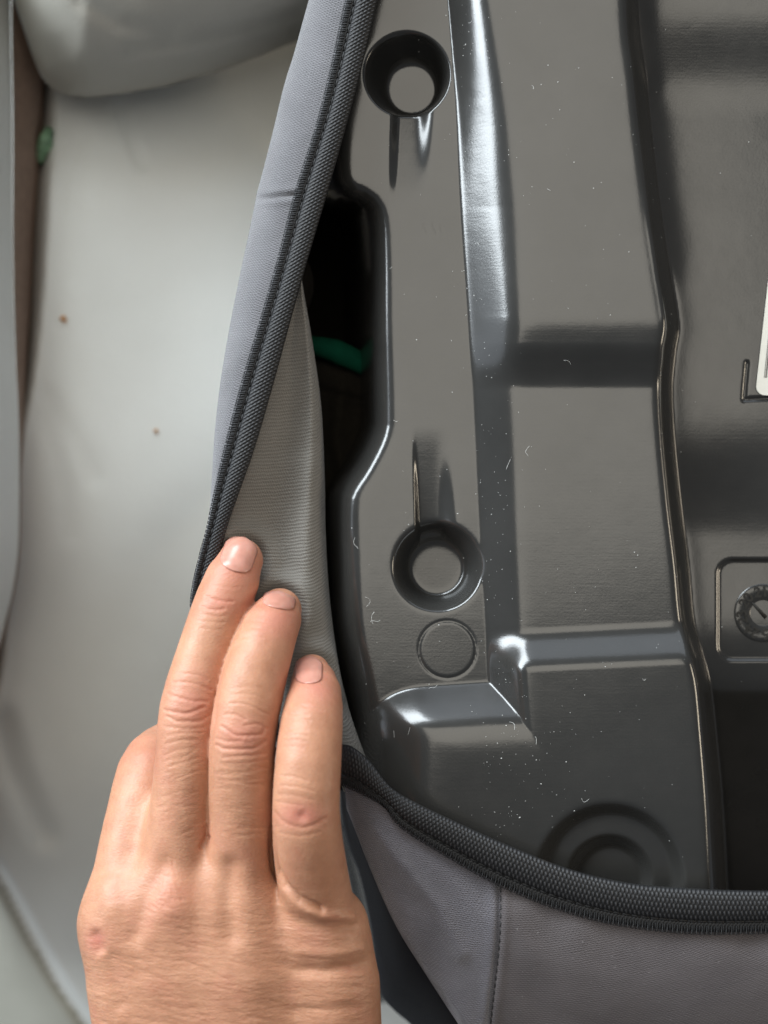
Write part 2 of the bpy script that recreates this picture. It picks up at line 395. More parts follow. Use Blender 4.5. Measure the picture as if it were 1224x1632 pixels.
def shell_z(u, v):
    z = 0.6*np.sin((v-200)/260.)*0+0*u
    # raised ridge + wing
    d = sdist(u, v, col_poly)
    vt = np.interp(u, [560, 620, 700, 775, 900, 1200], [1104, 1098, 1092, 1087, 1083, 1074]); ul = np.interp(v, [1080, 1200, 1290, 1420, 1600], [586, 584, 582, 590, 605])
    A_ = sramp((v-vt)/62., .02, .20); B_ = sramp((u-ul)/80., .02, .22)
    tw = sp(1-np.hypot(1-A_, 1-B_), .012)
    w = np.interp(v, [-260, 0, 200, 330, 500, 600, 700, 1000, 1080, 1140], [44, 46, 64, 72, 70, 62, 62, 54, 52, 52])
    H = 10.5-1.6*sstep(500, 580, v)-4.0*sstep(545, 622, v)+6.5*sstep(995, 1066, v+0.05*(u-960))
    wing = sstep(1000, 1060, v)
    ra = np.maximum(sramp(d/w, .035, np.interp(v, [0, 300, 540, 700, 1080], [.28, .24, .16, .14, .12])), 0); rb = tw
    zr = H*np.maximum(ra, rb)
    z = z+zr
    # right edge of the ridge, down to the floor of the tray
    dr = u-C3(v)
    floor = -13+7*sstep(190, -40, v)-3.5*sstep(560, 860, v)**2-.13*sp(v-1098, 10.)
    floor += 1.5*np.exp(-((v-1010)/90)**2)
    t = sramp((dr+5)/12., .34, .05)
    fil = (.6+.9*sstep(480, 380, v))*np.exp(-np.maximum(dr-6, 0)/16.)*sstep(1120, 1060, v)*sstep(90, 160, v)
    fil += 2.4*np.exp(-np.maximum(dr-6, 0)/15.)*sstep(160, 90, v)
    z = z*(1-t)+(floor+fil)*t
    # rolled lip on the ridge's right edge
    z += .5*np.exp(-((dr+13)/5)**2)*sstep(250, 380, v)*sstep(540, 500, v)
    # plateau rolls away under the cover
    ve = np.interp(u, [545, 612, 640, 705, 795, 900, 1000, 1110, 1224], [1250, 1284, 1317, 1358, 1408, 1450, 1474, 1485, 1484])
    z -= 60*sstep(-14, 70, v-ve)
    # left outer wall
    dl = sdist(u, v, left_poly)
    z -= (8-1.5*sstep(700, 800, v))*sramp((11-dl)/26., .24, .3)+26*sramp((-10-dl)/20., .2, .2)+70*sramp((-26-dl)/25., .1, .1)
    # round sockets
    t1 = ecc_hole(u, v, (649, 119), 67, (655, 140), 43); z -= 14*sramp(t1*.98, .055, .10)
    t2 = ecc_hole(u, v, (697, 903), 70, (696, 905), 46); z -= 10*sramp(t2*.98, .08, .12)
    # keyways that run out of the sockets
    def keyway(v0, v1, L0, L1, R1, R0, depth):
        k = np.clip((v-v0)/(v1-v0), 0, 1)                     # 0 at the shallow end, 1 at the socket
        sl = (v1-v)*.035*np.sign(v1-v0)*(-1)                   # the pair leans a little
        x = u-sl
        a = np.clip(sramp((x-L0)/(L1-L0), .05, .05), 0, 1.05); c = sramp((R0-x)/(R0-R1), .20, .20)
        return depth*1.1*(k-.09*(1-np.exp(-k/.09)))*np.minimum(a, c)
    m1 = np.hypot(u-655, v-140) > 42
    z -= np.where(m1 & (v > 150), keyway(330, 170, 624, 636, 668, 688, 3.3), 0)*sstep(1, .3, np.clip(t1, 0, 1))
    m2 = np.hypot(u-696, v-905) > 45
    z -= np.where(m2 & (v < 880), keyway(676, 850, 662, 669, 703, 724, 3.0), 0)*sstep(1, .3, np.clip(t2, 0, 1))
    # ejector-pin ring
    r = np.hypot(u-713, v-1035); z -= .30*np.exp(-((r-45)/1.8)**2); z += .12*(r < 45)
    # stepped round recess by the front edge
    r = np.hypot((u-972)/1.0, (v-1398)/1.0)
    z -= 3.2*sramp((119-r)/20., .1, .1)+3.4*sramp((68-r)/18., .1, .1)
    # recessed panel for the date stamp, corner mark for the label
    qx = np.abs(u-1300)-158+25; qy = np.abs(v-972)-82+25
    sd = np.hypot(np.maximum(qx, 0), np.maximum(qy, 0))+np.minimum(np.maximum(qx, qy), 0)-25
    z -= 1.1*sramp(-sd/4.5, .1, .1)
    dm = pdist(u, v, [(1191, 578), (1187, 622), (1186, 637), (1224, 635), (1320, 630)]); z -= .8*np.exp(-(dm/2.6)**2)
    # gentle sink marks / scuffs
    z += .10*np.sin(u/31.+v/97.)*sstep(-1, 1, 0)*0
    dm = pdist(u, v, [(676, 358), (682, 372)]); z -= .12*np.exp(-(dm/2)**2)
    dm = pdist(u, v, [(690, 356), (697, 372)]); z -= .12*np.exp(-(dm/2)**2)
    dm = pdist(u, v, [(703, 360), (706, 372)]); z -= .10*np.exp(-(dm/2)**2)
    return z
uu, vv = np.meshgrid(np.arange(500, 1420, 2.2), np.arange(-150, 1600, 2.2))
zz = shell_z(uu, vv)
zz += .02*smooth_noise(zz.shape, 40, RNG)+.003*smooth_noise(zz.shape, 6, RNG)
V = P(uu, vv, zz); F4 = gridfaces(*uu.shape); keep = (sdist(uu, vv, left_poly) > -62).ravel()[F4].all(1)
shell = mesh_np('shell', V.reshape(-1, 3), F4[keep], M_SHELL, booster)

def on_shell(u, v, lift=0.0):
    u = np.atleast_1d(np.asarray(u, float)); v = np.atleast_1d(np.asarray(v, float))
    return P(u, v, shell_z(u, v)+lift)

# paper label, its bars
def label():
    pts = []
    A, B, Cc, D = (1226, 430), (1205, 622), (1330, 630), (1345, 438)
    cor = []
    for k in range(9):
        th = math.pi/2*k/8; cor.append((1219-14*math.cos(th)*1.0, 616+14*math.sin(th)))
    outline = [A]+cor+[Cc, D]
    bm = bmesh.new(); vs_ = []
    for (x, y) in outline:
        p = P(x, y, float(shell_z(np.array([x*1.]), np.array([y*1.]))[0])+.35)*MM; vs_.append(bm.verts.new(p))
    f = bm.faces.new(vs_); r = bmesh.ops.extrude_face_region(bm, geom=[f])
    for g in r['geom']:
        if isinstance(g, bmesh.types.BMVert): g.co.z += .00015
    bmesh.ops.recalc_face_normals(bm, faces=bm.faces)
    me = bpy.data.meshes.new('paper_label'); bm.to_mesh(me); bm.free()
    o = link('paper_label', me, M_PAPER, booster); tag(o, 'cream paper barcode label with rounded corner')
    mb = MB(); x = 1217.5; i = 0
    while x < 1318:
        wd = [1.0, 2.2, 1.4, 3.0, 1.0, 1.8][i % 6]; i += 1
        for a, bq in [(x, x+wd)]:
            q = []
            q = list(on_shell([a, bq, bq+7.6, a+7.6], [602, 602, 530, 530], .56))
            b0 = len(mb.v); mb.v += q; mb.f.append((b0, b0+1, b0+2, b0+3))
        x += wd+[1.6, 1.2, 2.4][i % 3]
    tag(mb.build('barcode', M_INK, o, False), None, None)
label()

# date stamp: raised dial with year figures and a pointer
def stamp():
    c = (1216, 977); ring = MB(); n = 48
    for r, dz in ((47.5, -.3), (46, .16), (40, .18), (21, .16), (19.5, -.3)):
        th = 2*math.pi*np.arange(n)/n; ring.v += list(on_shell(c[0]+r*np.cos(th), c[1]+r*np.sin(th), dz))
    for i in range(4):
        for k in range(n): ring.f.append((i*n+k, i*n+(k+1) % n, (i+1)*n+(k+1) % n, (i+1)*n+k))
    o = ring.build('date_stamp', M_SHELL, booster); tag(o, 'moulded round date dial with year figures')
    for txt, ang in (('20', 143), ('21', 95), ('23', 191), ('24', 238), ('22', 47), ('25', 286), ('26', 0)):
        cu = bpy.data.curves.new('figure', 'FONT'); cu.body = txt; cu.size = 4.3*MM; cu.align_x = 'CENTER'; cu.align_y = 'CENTER'; cu.extrude = .12*MM
        cu.offset = .00012
        t = bpy.data.objects.new('tmp', cu); COL.objects.link(t)
        dg = bpy.context.evaluated_depsgraph_get(); me = bpy.data.meshes.new_from_object(t.evaluated_get(dg))
        bpy.data.objects.remove(t); me.name = 'year_figure'
        f = link('year_figure', me, M_STAMP, o); a = math.radians(ang)
        f.location = on_shell(c[0]+33*math.cos(a), c[1]-33*math.sin(a), .26)[0]*MM; f.rotation_euler = (0, 0, a-math.pi/2)
    mb = MB(); q = list(on_shell([1198, 1200.5, 1223, 1219], [962, 959.5, 982, 987], .25))
    mb.v = q+[x-np.array((0, 0, .8)) for x in q]; mb.f = [(0, 1, 2, 3), (0, 4, 5, 1), (1, 5, 6, 2), (2, 6, 7, 3), (3, 7, 4, 0)]
    mb.build('pointer', M_STAMP, o, False)
stamp()

# ------------------------------------------------------------------ seat cover
cover = empty('seat_cover', (0, 0, 0), 'grey knitted seat cover with black elastic edge being pulled off the shell', 'seat cover')

# elastic binding: stations are (stitched edge u,v, rolled edge u,v, z)
EL_LEFT = [(598, -170, 640, -180, 9), (572, -70, 620, -78, 9), (553, 0, 602, -4, 9), (529, 110, 577, 104, 9), (506, 200, 553, 194, 9), (472, 308, 523, 302, 9), (443, 420, 490, 414, 9.5), (414, 520, 462, 514, 10),
           (384, 622, 434, 617, 10), (358, 722, 405, 716, 10), (343, 785, 382, 782, 10), (331, 840, 362, 840, 9), (318, 890, 349, 892, 7), (308, 935, 340, 940, 4), (306, 975, 337, 985, 1), (325, 1050, 352, 1040, -3), (385, 1130, 400, 1112, -4), (455, 1190, 462, 1166, -2), (530, 1238, 545, 1192, 4)]
EL_FRONT = [(530, 1238, 538, 1186, 4), (549, 1250, 560, 1190, 9), (575, 1262, 588, 1212, 12), (612, 1284, 622, 1254, 16), (640, 1317, 662, 1279, 18), (705, 1358, 722, 1308, 19), (795, 1408, 806, 1346, 19), (900, 1450, 906, 1385, 19), (1000, 1474, 1004, 1408, 19), (1110, 1485, 1112, 1417, 19), (1224, 1484, 1224, 1420, 19), (1330, 1480, 1328, 1418, 19), (1450, 1470, 1446, 1410, 19)]
def elastic(name, st, frac, parent, dome=2.6, label=None):
    S = crom(st, 60); L = np.r_[0, np.cumsum(np.linalg.norm(np.diff(P(S[:, 0], S[:, 1], S[:, 4]), axis=0), axis=1))]
    n = int(L[-1]/.26); S = crom(st, n)
    cmid = P((S[:, 0]+S[:, 2])/2, (S[:, 1]+S[:, 3])/2, S[:, 4])
    s = np.r_[0, np.cumsum(np.linalg.norm(np.diff(cmid, axis=0), axis=1))][:, None]
    width = np.hypot(S[:, 0]-S[:, 2], S[:, 1]-S[:, 3])/5.6
    w = np.r_[np.linspace(0, 1, 52), 1.01, 1.0, .97, .92][None]
    lead = np.r_[np.zeros(52), -.6, -1.4, -2.3, -3.2][None]
    flat = np.clip(w/frac, 0, 1)
    x = np.clip((w-frac)/(1-frac), 0, 1)
    zz = np.where(w < frac, .55-.5*np.exp(-(w/.04)**2)-.45*sstep(.72, 1, flat), .1+dome*np.sqrt(np.maximum(1-((x-.5)/.5)**2, 0))**.8)
    zz = np.where(lead < 0, lead, zz)*np.clip(width/8., .45, 1)[:, None]
    # ribbed weave on the roll: short staggered ribs in rows
    nr = 6; row = np.floor(x*nr); fr = x*nr-row
    rib = np.cos(2*np.pi*(s/1.2+.5*(row % 2)+.22*fr+.12*np.sin(s/7.3)))
    rib = np.where(rib > 0, rib, .35*rib)*np.sin(np.pi*np.clip(fr, 0, 1))**.6
    z2 = np.where((w >= frac) & (lead == 0), .42*rib, 0)
    z2 += np.where((w < frac), .16*np.cos(2*np.pi*(s/1.0))*np.sin(flat*np.pi*3), 0)
    u = S[:, 0:1]+(S[:, 2:3]-S[:, 0:1])*w; v = S[:, 1:2]+(S[:, 3:4]-S[:, 1:2])*w
    z = S[:, 4:5]+zz+z2
    o = grid_mesh(name, P(u, v, z), M_ELAST, parent)
    if label: o['label'] = label
    fl = np.where((w >= frac) & (lead == 0), np.clip(rib, 0, 1)*np.clip(width/7, 0, 1)[:, None], .12)
    at = o.data.attributes.new('fleck', 'FLOAT', 'POINT'); at.data.foreach_set('value', (fl+0*u).astype(np.float32).ravel())
    # overlock loops along the stitched edge, and the stitch line
    mb = MB()
    step = 1.35; k = 0; sv = s[:, 0]
    while k*step < sv[-1]:
        i = min(int(np.searchsorted(sv, k*step)), n-1); j = min(int(np.searchsorted(sv, k*step+.75)), n-1)
        e0 = S[i]; ed = (e0[2:4]-e0[0:2]); 
        def pt(idx, ww, dz):
            q = S[idx]; return P(q[0]+(q[2]-q[0])*ww, q[1]+(q[3]-q[1])*ww, q[4]+dz)
        mb.tube([pt(i, frac*.55, .75), pt(i, .08, .8), pt(i, -.055, .35), pt(j, -.055, .3), pt(j, .08, .8), pt(j, frac*.55, .75)], .2, 4)
        k += 1
    k = 0
    while k*2.6 < sv[-1]:
        i = min(int(np.searchsorted(sv, k*2.6)), n-1); j = min(int(np.searchsorted(sv, k*2.6+1.9)), n-1); h = (i+j)//2
        mb.tube([pt(i, frac*.93, -.2), pt(i, frac*.95, .45), pt(h, frac*.95, .6), pt(j, frac*.95, .45), pt(j, frac*.93, -.2)], .28, 5)
        k += 1
    st_o = mb.build('stitching', M_THREAD, o); tag(st_o, None, None, 'stuff')
    return o
elastic('elastic_binding', EL_LEFT, .30, cover, 1.9)
elastic('elastic_binding', EL_FRONT, .26, cover, 2.3)

# outer face of the left side, from under the elastic round to the sofa
def side_panel():
    st = crom(EL_LEFT[:16], 300)
    sil = vcurve([(540, -190), (515, -80), (492, 0), (470, 80), (453, 135), (436, 205), (420, 268), (410, 305), (407, 320), (398, 365), (384, 430), (366, 520), (351, 610), (342, 690), (337, 770), (332, 830), (317, 890), (306, 940), (305, 1000), (320, 1080), (380, 1140)])
    rows = []
    for q in st:
        ue, ve, z0 = q[0]+.12*(q[2]-q[0]), q[1], q[4]-.3
        us = min(sil(ve), q[0]-1.0); wd = max(q[0]-us, 1.)
        a = np.linspace(0, 1, 22)
        u = ue+(us-ue)*np.sin(a*np.pi/2)
        drop = min(11., 2.5+wd*.13)
        z = z0-drop*(1-np.cos(a*np.pi/2))
        low = [(us+.5, z0-drop-5), (us+2, z0-drop-14), (us+5, -40.), (us+14, -80.), (us+25, -124.)]
        u = np.r_[u, [x[0] for x in low]]; z = np.r_[z, [x[1] for x in low]]
        rows.append(np.stack([u, np.full(len(u), ve)+0*u, z], 1))
    R = np.array(rows)
    # stitched cross seam
    d = np.abs(R[..., 1]-(310+(470-R[..., 0])*.12)); R[..., 2] -= 1.0*np.exp(-(d/3.2)**2); R[..., 2] += .45*np.exp(-((d-9)/6)**2)
    V = P(R[..., 0], R[..., 1], R[..., 2])
    n = smooth_noise(V.shape[:2], 14, RNG)*.12; V[..., 2] += n
    grid_mesh('side_panel', V, M_OUTER, cover, grid_uv(V))
side_panel()

# inner face (lining) seen through the opening
def lining():
    L = vcurve([(512, 330), (498, 380), (478, 440), (458, 505), (430, 600), (400, 705), (372, 790), (350, 860), (335, 930), (330, 1000), (345, 1080), (390, 1140), (450, 1190), (540, 1230), (560, 1260)])
    B = vcurve([(474, 330), (474, 380), (480, 440), (497, 540), (511, 640), (517, 750), (519, 850), (525, 950), (538, 1050), (556, 1130), (582, 1205), (606, 1260)])
    vs_ = np.linspace(430, 1262, 330); rows = []
    crest = lambda v: np.interp(v, [430, 600, 900, 1100, 1262], [.86, .84, .80, .72, .6])
    for v in vs_:
        u0, u1 = L(v)-12, B(v)
        u0 = min(u0, u1-4)
        z0 = np.interp(v, [430, 780, 900, 960, 1080, 1180, 1230], [8, 9, 6, 2, -5, -4, 4])
        a = np.linspace(0, 1, 40); c = crest(v)
        depth = np.interp(v, [430, 560, 800, 1000, 1262], [1.5, 5, 8, 7, 5])
        zc = np.interp(v, [430, 560, 800, 950, 1100, 1200, 1262], [6, 3.5, 1.5, 2.5, 3, 4, 5])
        dip = -depth*np.sin(np.pi*np.clip(a/c, 0, 1))*.55
        z = z0+(zc-z0)*sstep(0, c, a)+dip
        z -= 9*np.clip((a-c)/(1-c), 0, 1)**2.2
        u = u0+(u1-u0)*a
        low = [(u1+.3, z[-1]-3), (u1-1, z[-1]-8), (u1-4, z[-1]-20), (u1-10, -60.), (u1-16, -110.)]
        u = np.r_[u, [x[0] for x in low]]; z = np.r_[z, [x[1] for x in low]]
        rows.append(np.stack([u, np.full(len(u), v), z], 1))
    R = np.array(rows)
    for x, y in ((386, 892), (448, 972), (497, 1078)):
        d = np.hypot(R[..., 0]-x, R[..., 1]-y); R[:, :40, 2] += (2.4*np.exp(-((d-46)/15)**2))[:, :40]
    V = P(R[..., 0], R[..., 1], R[..., 2]); V[..., 2] += smooth_noise(V.shape[:2], 18, RNG)*.25
    grid_mesh('lining', V, M_INNER, cover, grid_uv(V))
    # a second fold of lining higher up, mostly in the dark
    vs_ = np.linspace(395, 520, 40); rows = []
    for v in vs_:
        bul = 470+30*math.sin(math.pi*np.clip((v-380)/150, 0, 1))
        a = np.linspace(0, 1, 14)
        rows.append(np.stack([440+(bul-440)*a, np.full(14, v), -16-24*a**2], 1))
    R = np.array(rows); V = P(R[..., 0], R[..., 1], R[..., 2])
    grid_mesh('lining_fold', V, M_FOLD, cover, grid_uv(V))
lining()

# dark padding at the bottom of the pocket with its green edge
def padding():
    aa, vv = np.meshgrid(np.linspace(0, 1, 60), np.linspace(190, 1260, 180))
    uL = np.interp(vv, [190, 240, 330, 430, 600, 800, 1000, 1260], [552, 524, 480, 455, 430, 420, 420, 540]); uu = uL+(660-uL)*aa
    ed = 560+.28*(uu-490)
    z = -42-60*sstep(12, -26, vv-ed)
    z += 3*np.exp(-(pdist(uu, vv, [(560, 800), (535, 700), (545, 620)])/14)**2)-2*np.exp(-(pdist(uu, vv, [(500, 620), (590, 645)])/6)**2)
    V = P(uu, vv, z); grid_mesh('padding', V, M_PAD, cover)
    c = crom([(470, 540), (492, 549), (520, 556), (550, 566), (580, 580), (625, 596)], 50); rows = []
    for th in np.linspace(-.4, math.pi+.5, 16):
        wd = np.interp(c[:, 0], [470, 495, 540, 590, 625], [9, 15, 21, 19, 12])
        rows.append(np.c_[c[:, 0]+0*wd, c[:, 1]-wd*math.cos(th), -40+4.0*math.sin(th)+0*wd])
    R = np.array(rows); o = grid_mesh('green_trim', P(R[..., 0], R[..., 1], R[..., 2]), M_GREEN, cover)
    o['label'] = 'dark green edging inside the pocket'
padding()

# front and corner panels below the elastic
def front_panels():
    cols = [
     [(548, 1240, 6), (550, 1262, 4), (553, 1290, -1), (557, 1294, -8), (562, 1298, -40), (566, 1300, -118)],
     [(578, 1258, 11), (580, 1300, 11), (583, 1366, 8), (590, 1366, 0), (598, 1366, -40), (602, 1366, -118)],
     [(622, 1296, 15.5), (625, 1370, 17), (628, 1467, 13), (637, 1464, 4), (645, 1462, -40), (650, 1460, -118)],
     [(680, 1340, 17), (690, 1440, 18.5), (692, 1568, 13), (702, 1566, 4), (712, 1562, -40), (716, 1560, -118)],
     [(796, 1404, 17.5), (794, 1500, 18.5), (774, 1690, 8), (784, 1700, -3), (790, 1700, -40), (792, 1700, -118)],
     [(900, 1444, 17.5), (896, 1510, 18), (890, 1610, 13), (880, 1710, 0), (872, 1790, -50), (866, 1840, -122)],
     [(1060, 1476, 17.5), (1058, 1540, 17), (1055, 1640, 11), (1050, 1730, -2), (1045, 1800, -50), (1040, 1850, -122)],
     [(1224, 1478, 17.5), (1224, 1545, 17), (1224, 1640, 11), (1224, 1730, -2), (1220, 1800, -50), (1215, 1850, -122)],
     [(1450, 1466, 17.5), (1452, 1540, 17), (1455, 1640, 11), (1455, 1730, -2), (1455, 1800, -50), (1450, 1850, -122)]]
    A = np.array(cols, float)                                    # column, row, 3
    A1 = np.stack([crom(A[i], 170) for i in range(len(cols))])    # column, 170, 3
    n = 420
    q = np.empty((n, 170, 3)); t = np.linspace(0, len(cols)-1, n)
    idx = np.clip(t.astype(int), 0, len(cols)-2); f = (t-idx)[:, None, None]
    pad = np.concatenate([2*A1[:1]-A1[1:2], A1, 2*A1[-1:]-A1[-2:-1]])
    a, b_, c, d = pad[idx], pad[idx+1], pad[idx+2], pad[idx+3]
    q = .5*((2*b_)+(c-a)*f+(2*a-5*b_+4*c-d)*f*f+(3*b_-a-3*c+d)*f**3)
    # pucker below the elastic
    row = np.linspace(0, 1, 170)[None]
    along = np.cumsum(np.r_[0, np.linalg.norm(np.diff(q[:, 0, :2], axis=0), axis=1)])[:, None]
    q[..., 2] += 1.1*np.sin(along/23.+np.sin(along/61.)*1.5)*np.exp(-(row/.16)**2)*np.clip(along/60, 0, 1)*.45
    q[..., 2] += smooth_noise(q.shape[:2], 22, RNG)*.22
    # seam groove at column 4
    seam = 4.0; dS = (t[:, None]-seam)*110
    q[..., 2] -= 1.1*np.exp(-(dS/4.0)**2); q[..., 2] += .4*np.exp(-((np.abs(dS)-11)/8)**2)
    d1 = pdist(q[..., 0], q[..., 1], [(600, 1330), (650, 1385), (700, 1450), (735, 1520)])
    q[..., 2] += 1.3*np.exp(-(d1/13)**2)
    V = P(q[..., 0], q[..., 1], q[..., 2]); V = V.transpose(1, 0, 2); uv = grid_uv(V)
    k = int(round(seam/(len(cols)-1)*(n-1)))
    o1 = grid_mesh('corner_panel', V[:, :k+1], M_OUTER2, cover, uv[:, :k+1]); 
    o2 = grid_mesh('front_panel', V[:, k:], M_FRONT, cover, uv[:, k:])
    # seam stitches
    mb = MB(); line = V[:, k]; L = np.r_[0, np.cumsum(np.linalg.norm(np.diff(line, axis=0), axis=1))]
    s = 1.5
    while s < min(L[-1], 60):
        pts = [np.array([np.interp(s+ds, L, line[:, j]) for j in range(3)])+np.array((0.2, 0, up)) for ds, up in ((0, .1), (.4, .5), (1.2, .55), (1.6, .1))]
        mb.tube(pts, .17, 4); s += 2.3
    tag(mb.build('seam_stitching', M_THREAD, o1), None, None, 'stuff')
def under_panel():
    sil = crom([(540, 1240), (544, 1300), (556, 1350), (572, 1392), (586, 1450), (596, 1510), (606, 1580), (628, 1610), (656, 1634), (720, 1700), (820, 1790), (960, 1860)], 90)
    top = crom([(560, 1240), (575, 1300), (595, 1345), (612, 1380), (632, 1425), (655, 1465), (690, 1520), (715, 1555), (740, 1600), (790, 1670), (860, 1740), (960, 1800)], 90)
    a = np.linspace(0, 1, 30)[:, None, None]
    q = top[None]*(1-a)+sil[None]*a; z = 0-62*a[..., 0]**2.2+0*q[..., 0]
    low = np.stack([sil+np.array((k*2., k*1.5)) for k in range(1, 6)]); zl = np.array([-72, -84, -96, -108, -125.])[:, None]+0*low[..., 0]
    q = np.concatenate([q, low]); z = np.concatenate([z, zl]); z += smooth_noise(z.shape, 9, RNG)*.6
    V = P(q[..., 0], q[..., 1], z)
    o = grid_mesh('under_panel', V, M_UNDER_SHADE, cover, grid_uv(V)); o['label'] = 'underside of the cover, shadow of the hand put in as dark navy colour'
M_UNDER_SHADE = mat_knit('cover_under_shade', (.006, .006, .009), (.018, .019, .025), .9, .8, .0004, .5, .0)  # near-black navy: the hand's shadow is put into the cloth colour
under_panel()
M_OUTER2 = mat_knit('cover_corner_cloth', (.066, .063, .074), (.235, .224, .248), .9, .75, .0006, .5, .35, .85, .4)
front_panels()

# ------------------------------------------------------------------ hand
VOX = .62
def hand():
    px = 1/5.75
    def J(u, v, z, r): return np.r_[P(u, v, z), r]
    fingers = {
     'middle': [J(275, 1460, 24, 10.0), J(284, 1330, 24.5, 8.6), J(295, 1215, 24, 8.2), J(302, 1130, 23, 8.2), J(326, 1045, 19, 7.9), J(355, 962, 14.5, 8.0), J(374, 915, 11.5, 7.5), J(384, 893, 10, 6.3)],
     'ring': [J(380, 1460, 24, 10.0), J(384, 1330, 27, 8.9), J(385, 1240, 29.5, 8.8), J(388, 1165, 30.5, 8.9), J(403, 1085, 27, 8.9), J(424, 1018, 21, 8.2), J(440, 985, 14, 7.2), J(446, 972, 9.5, 6.2)],
     'little': [J(520, 1500, 22, 9.6), J(497, 1390, 31, 9.6), J(488, 1300, 37.5, 8.9), J(491, 1220, 37, 8.7), J(497, 1150, 31.5, 8.3), J(502, 1108, 24, 7.3), J(499, 1082, 17, 6.0), J(497, 1072, 14, 5.2)],
     'index': [J(200, 1470, 20, 11.0), J(212, 1370, 16, 10.2), J(226, 1290, 10.5, 9.6), J(240, 1228, 3, 9.3), J(262, 1200, -7, 8.6), J(300, 1180, -18, 8.0), J(335, 1150, -22, 7.4), J(362, 1120, -23, 6.2)],
     'thumb': [J(250, 1640, 4, 13), J(262, 1500, -6, 11.5), J(300, 1390, -16, 10.5), J(345, 1290, -24, 10), J(385, 1215, -27, 9.2), J(410, 1165, -26, 7.5)],
    }
    palm = [[J(200, 1470, 20, 11.3), J(206, 1560, 21, 11.7), J(225, 1660, 20, 12.5), J(268, 1800, 14, 15), J(310, 2000, 6, 19), J(325, 2200, 0, 22)],
            [J(275, 1450, 25, 11.3), J(290, 1560, 26, 12), J(310, 1660, 24, 13), J(340, 1800, 18, 16), J(360, 2000, 9, 20), J(370, 2200, 2, 23)],
            [J(382, 1455, 24, 11.5), J(390, 1560, 26, 12.3), J(400, 1660, 24, 13.5), J(415, 1800, 18, 16), J(420, 2000, 9, 20), J(425, 2200, 2, 23)],
            [J(516, 1480, 22, 12.3), J(527, 1560, 21, 13.4), J(528, 1660, 19, 14), J(510, 1800, 14, 16), J(490, 2000, 7, 19), J(480, 2200, 0, 22)]]
    lo = np.array(P(80, 1880, 0)); lo[2] = -42
    hi = np.array((5., 2., 52.)); lo[0] = -108
    nx, ny, nz = [int(math.ceil((hi[k]-lo[k])/VOX)) for k in range(3)]
    X, Y, Z = [(lo[k]+VOX*np.arange(m_)).astype(np.float32) for k, m_ in enumerate((nx, ny, nz))]
    def chain(pts, nseg, mar=14):
        c = crom3(pts, nseg+1)
        F = np.full((nx, ny, nz), 60., np.float32)
        c = c.astype(np.float32)
        for a, b_ in zip(c[:-1], c[1:]):
            r = max(a[3], b_[3])+mar
            mn = np.minimum(a[:3], b_[:3])-r; mxx = np.maximum(a[:3], b_[:3])+r
            s0 = np.clip(((mn-lo)/VOX).astype(int), 0, (nx, ny, nz)); s1 = np.clip(((mxx-lo)/VOX).astype(int)+1, 0, (nx, ny, nz))
            if (s1 <= s0).any(): continue
            x = X[s0[0]:s1[0], None, None]-a[0]; y = Y[None, s0[1]:s1[1], None]-a[1]; z = Z[None, None, s0[2]:s1[2]]-a[2]
            d = b_[:3]-a[:3]; l2 = float(d@d)
            t = np.clip((x*d[0]+y*d[1]+z*d[2])/l2, 0, 1)
            q = np.sqrt((x-t*d[0])**2+(y-t*d[1])**2+(z-t*d[2])**2)-(a[3]+t*(b_[3]-a[3]))
            sl = F[s0[0]:s1[0], s0[1]:s1[1], s0[2]:s1[2]]; np.minimum(sl, q, out=sl)
        return F
    def crom3(pts, n):
        p = np.asarray(pts, float); q = np.vstack([2*p[0]-p[1], p, 2*p[-1]-p[-2]]); out = []
        for i in range(len(p)-1):
            a, b_, c, d = q[i:i+4]; t = np.linspace(0, 1, 20, endpoint=False)[:, None]
            out.append(.5*((2*b_)+(c-a)*t+(2*a-5*b_+4*c-d)*t*t+(3*b_-a-3*c+d)*t**3))
        out.append(p[-1:]); o = np.vstack(out); L = np.r_[0, np.cumsum(np.linalg.norm(np.diff(o[:, :3], axis=0), axis=1))]
        s = np.linspace(0, L[-1], n); return np.stack([np.interp(s, L, o[:, k]) for k in range(4)], 1)
    def smin(a, b_, k):
        h = np.maximum(k-np.abs(a-b_), 0)/k; return np.minimum(a, b_)-h*h*k*.25
    F = None
    for c in palm:
        d = chain(c, 9, 16); F = d if F is None else smin(F, d, 11)
    vY = 816-Y*FPX/(CAM_H-27.)                                       # rows of the grid as photograph rows
    for nm, k0, k1, va, vb in (('thumb', 7, 7, 0, 1), ('index', 5, 8, 1300, 1420), ('middle', 6, 6, 0, 1), ('ring', 1.0, 6, 1325, 1400), ('little', .7, 4.5, 1395, 1480)):
        kk = (k0+(k1-k0)*sstep(va, vb, vY)).astype(np.float32)[None, :, None]
        F = smin(F, chain(fingers[nm], 16, 10), kk)
    # --- surface nets
    ins = F < 0
    s = np.zeros((nx-1, ny-1, nz-1), np.int8)
    for i in (0, 1):
        for j in (0, 1):
            for k in (0, 1): s += ins[i:nx-1+i, j:ny-1+j, k:nz-1+k]
    act = (s > 0) & (s < 8); cid = np.full(act.shape, -1, np.int32); ci = np.argwhere(act); cid[act] = np.arange(len(ci))
    acc = np.zeros((len(ci), 3)); cnt = np.zeros(len(ci))
    corners = [(i, j, k) for i in (0, 1) for j in (0, 1) for k in (0, 1)]
    val = {c: F[ci[:, 0]+c[0], ci[:, 1]+c[1], ci[:, 2]+c[2]] for c in corners}
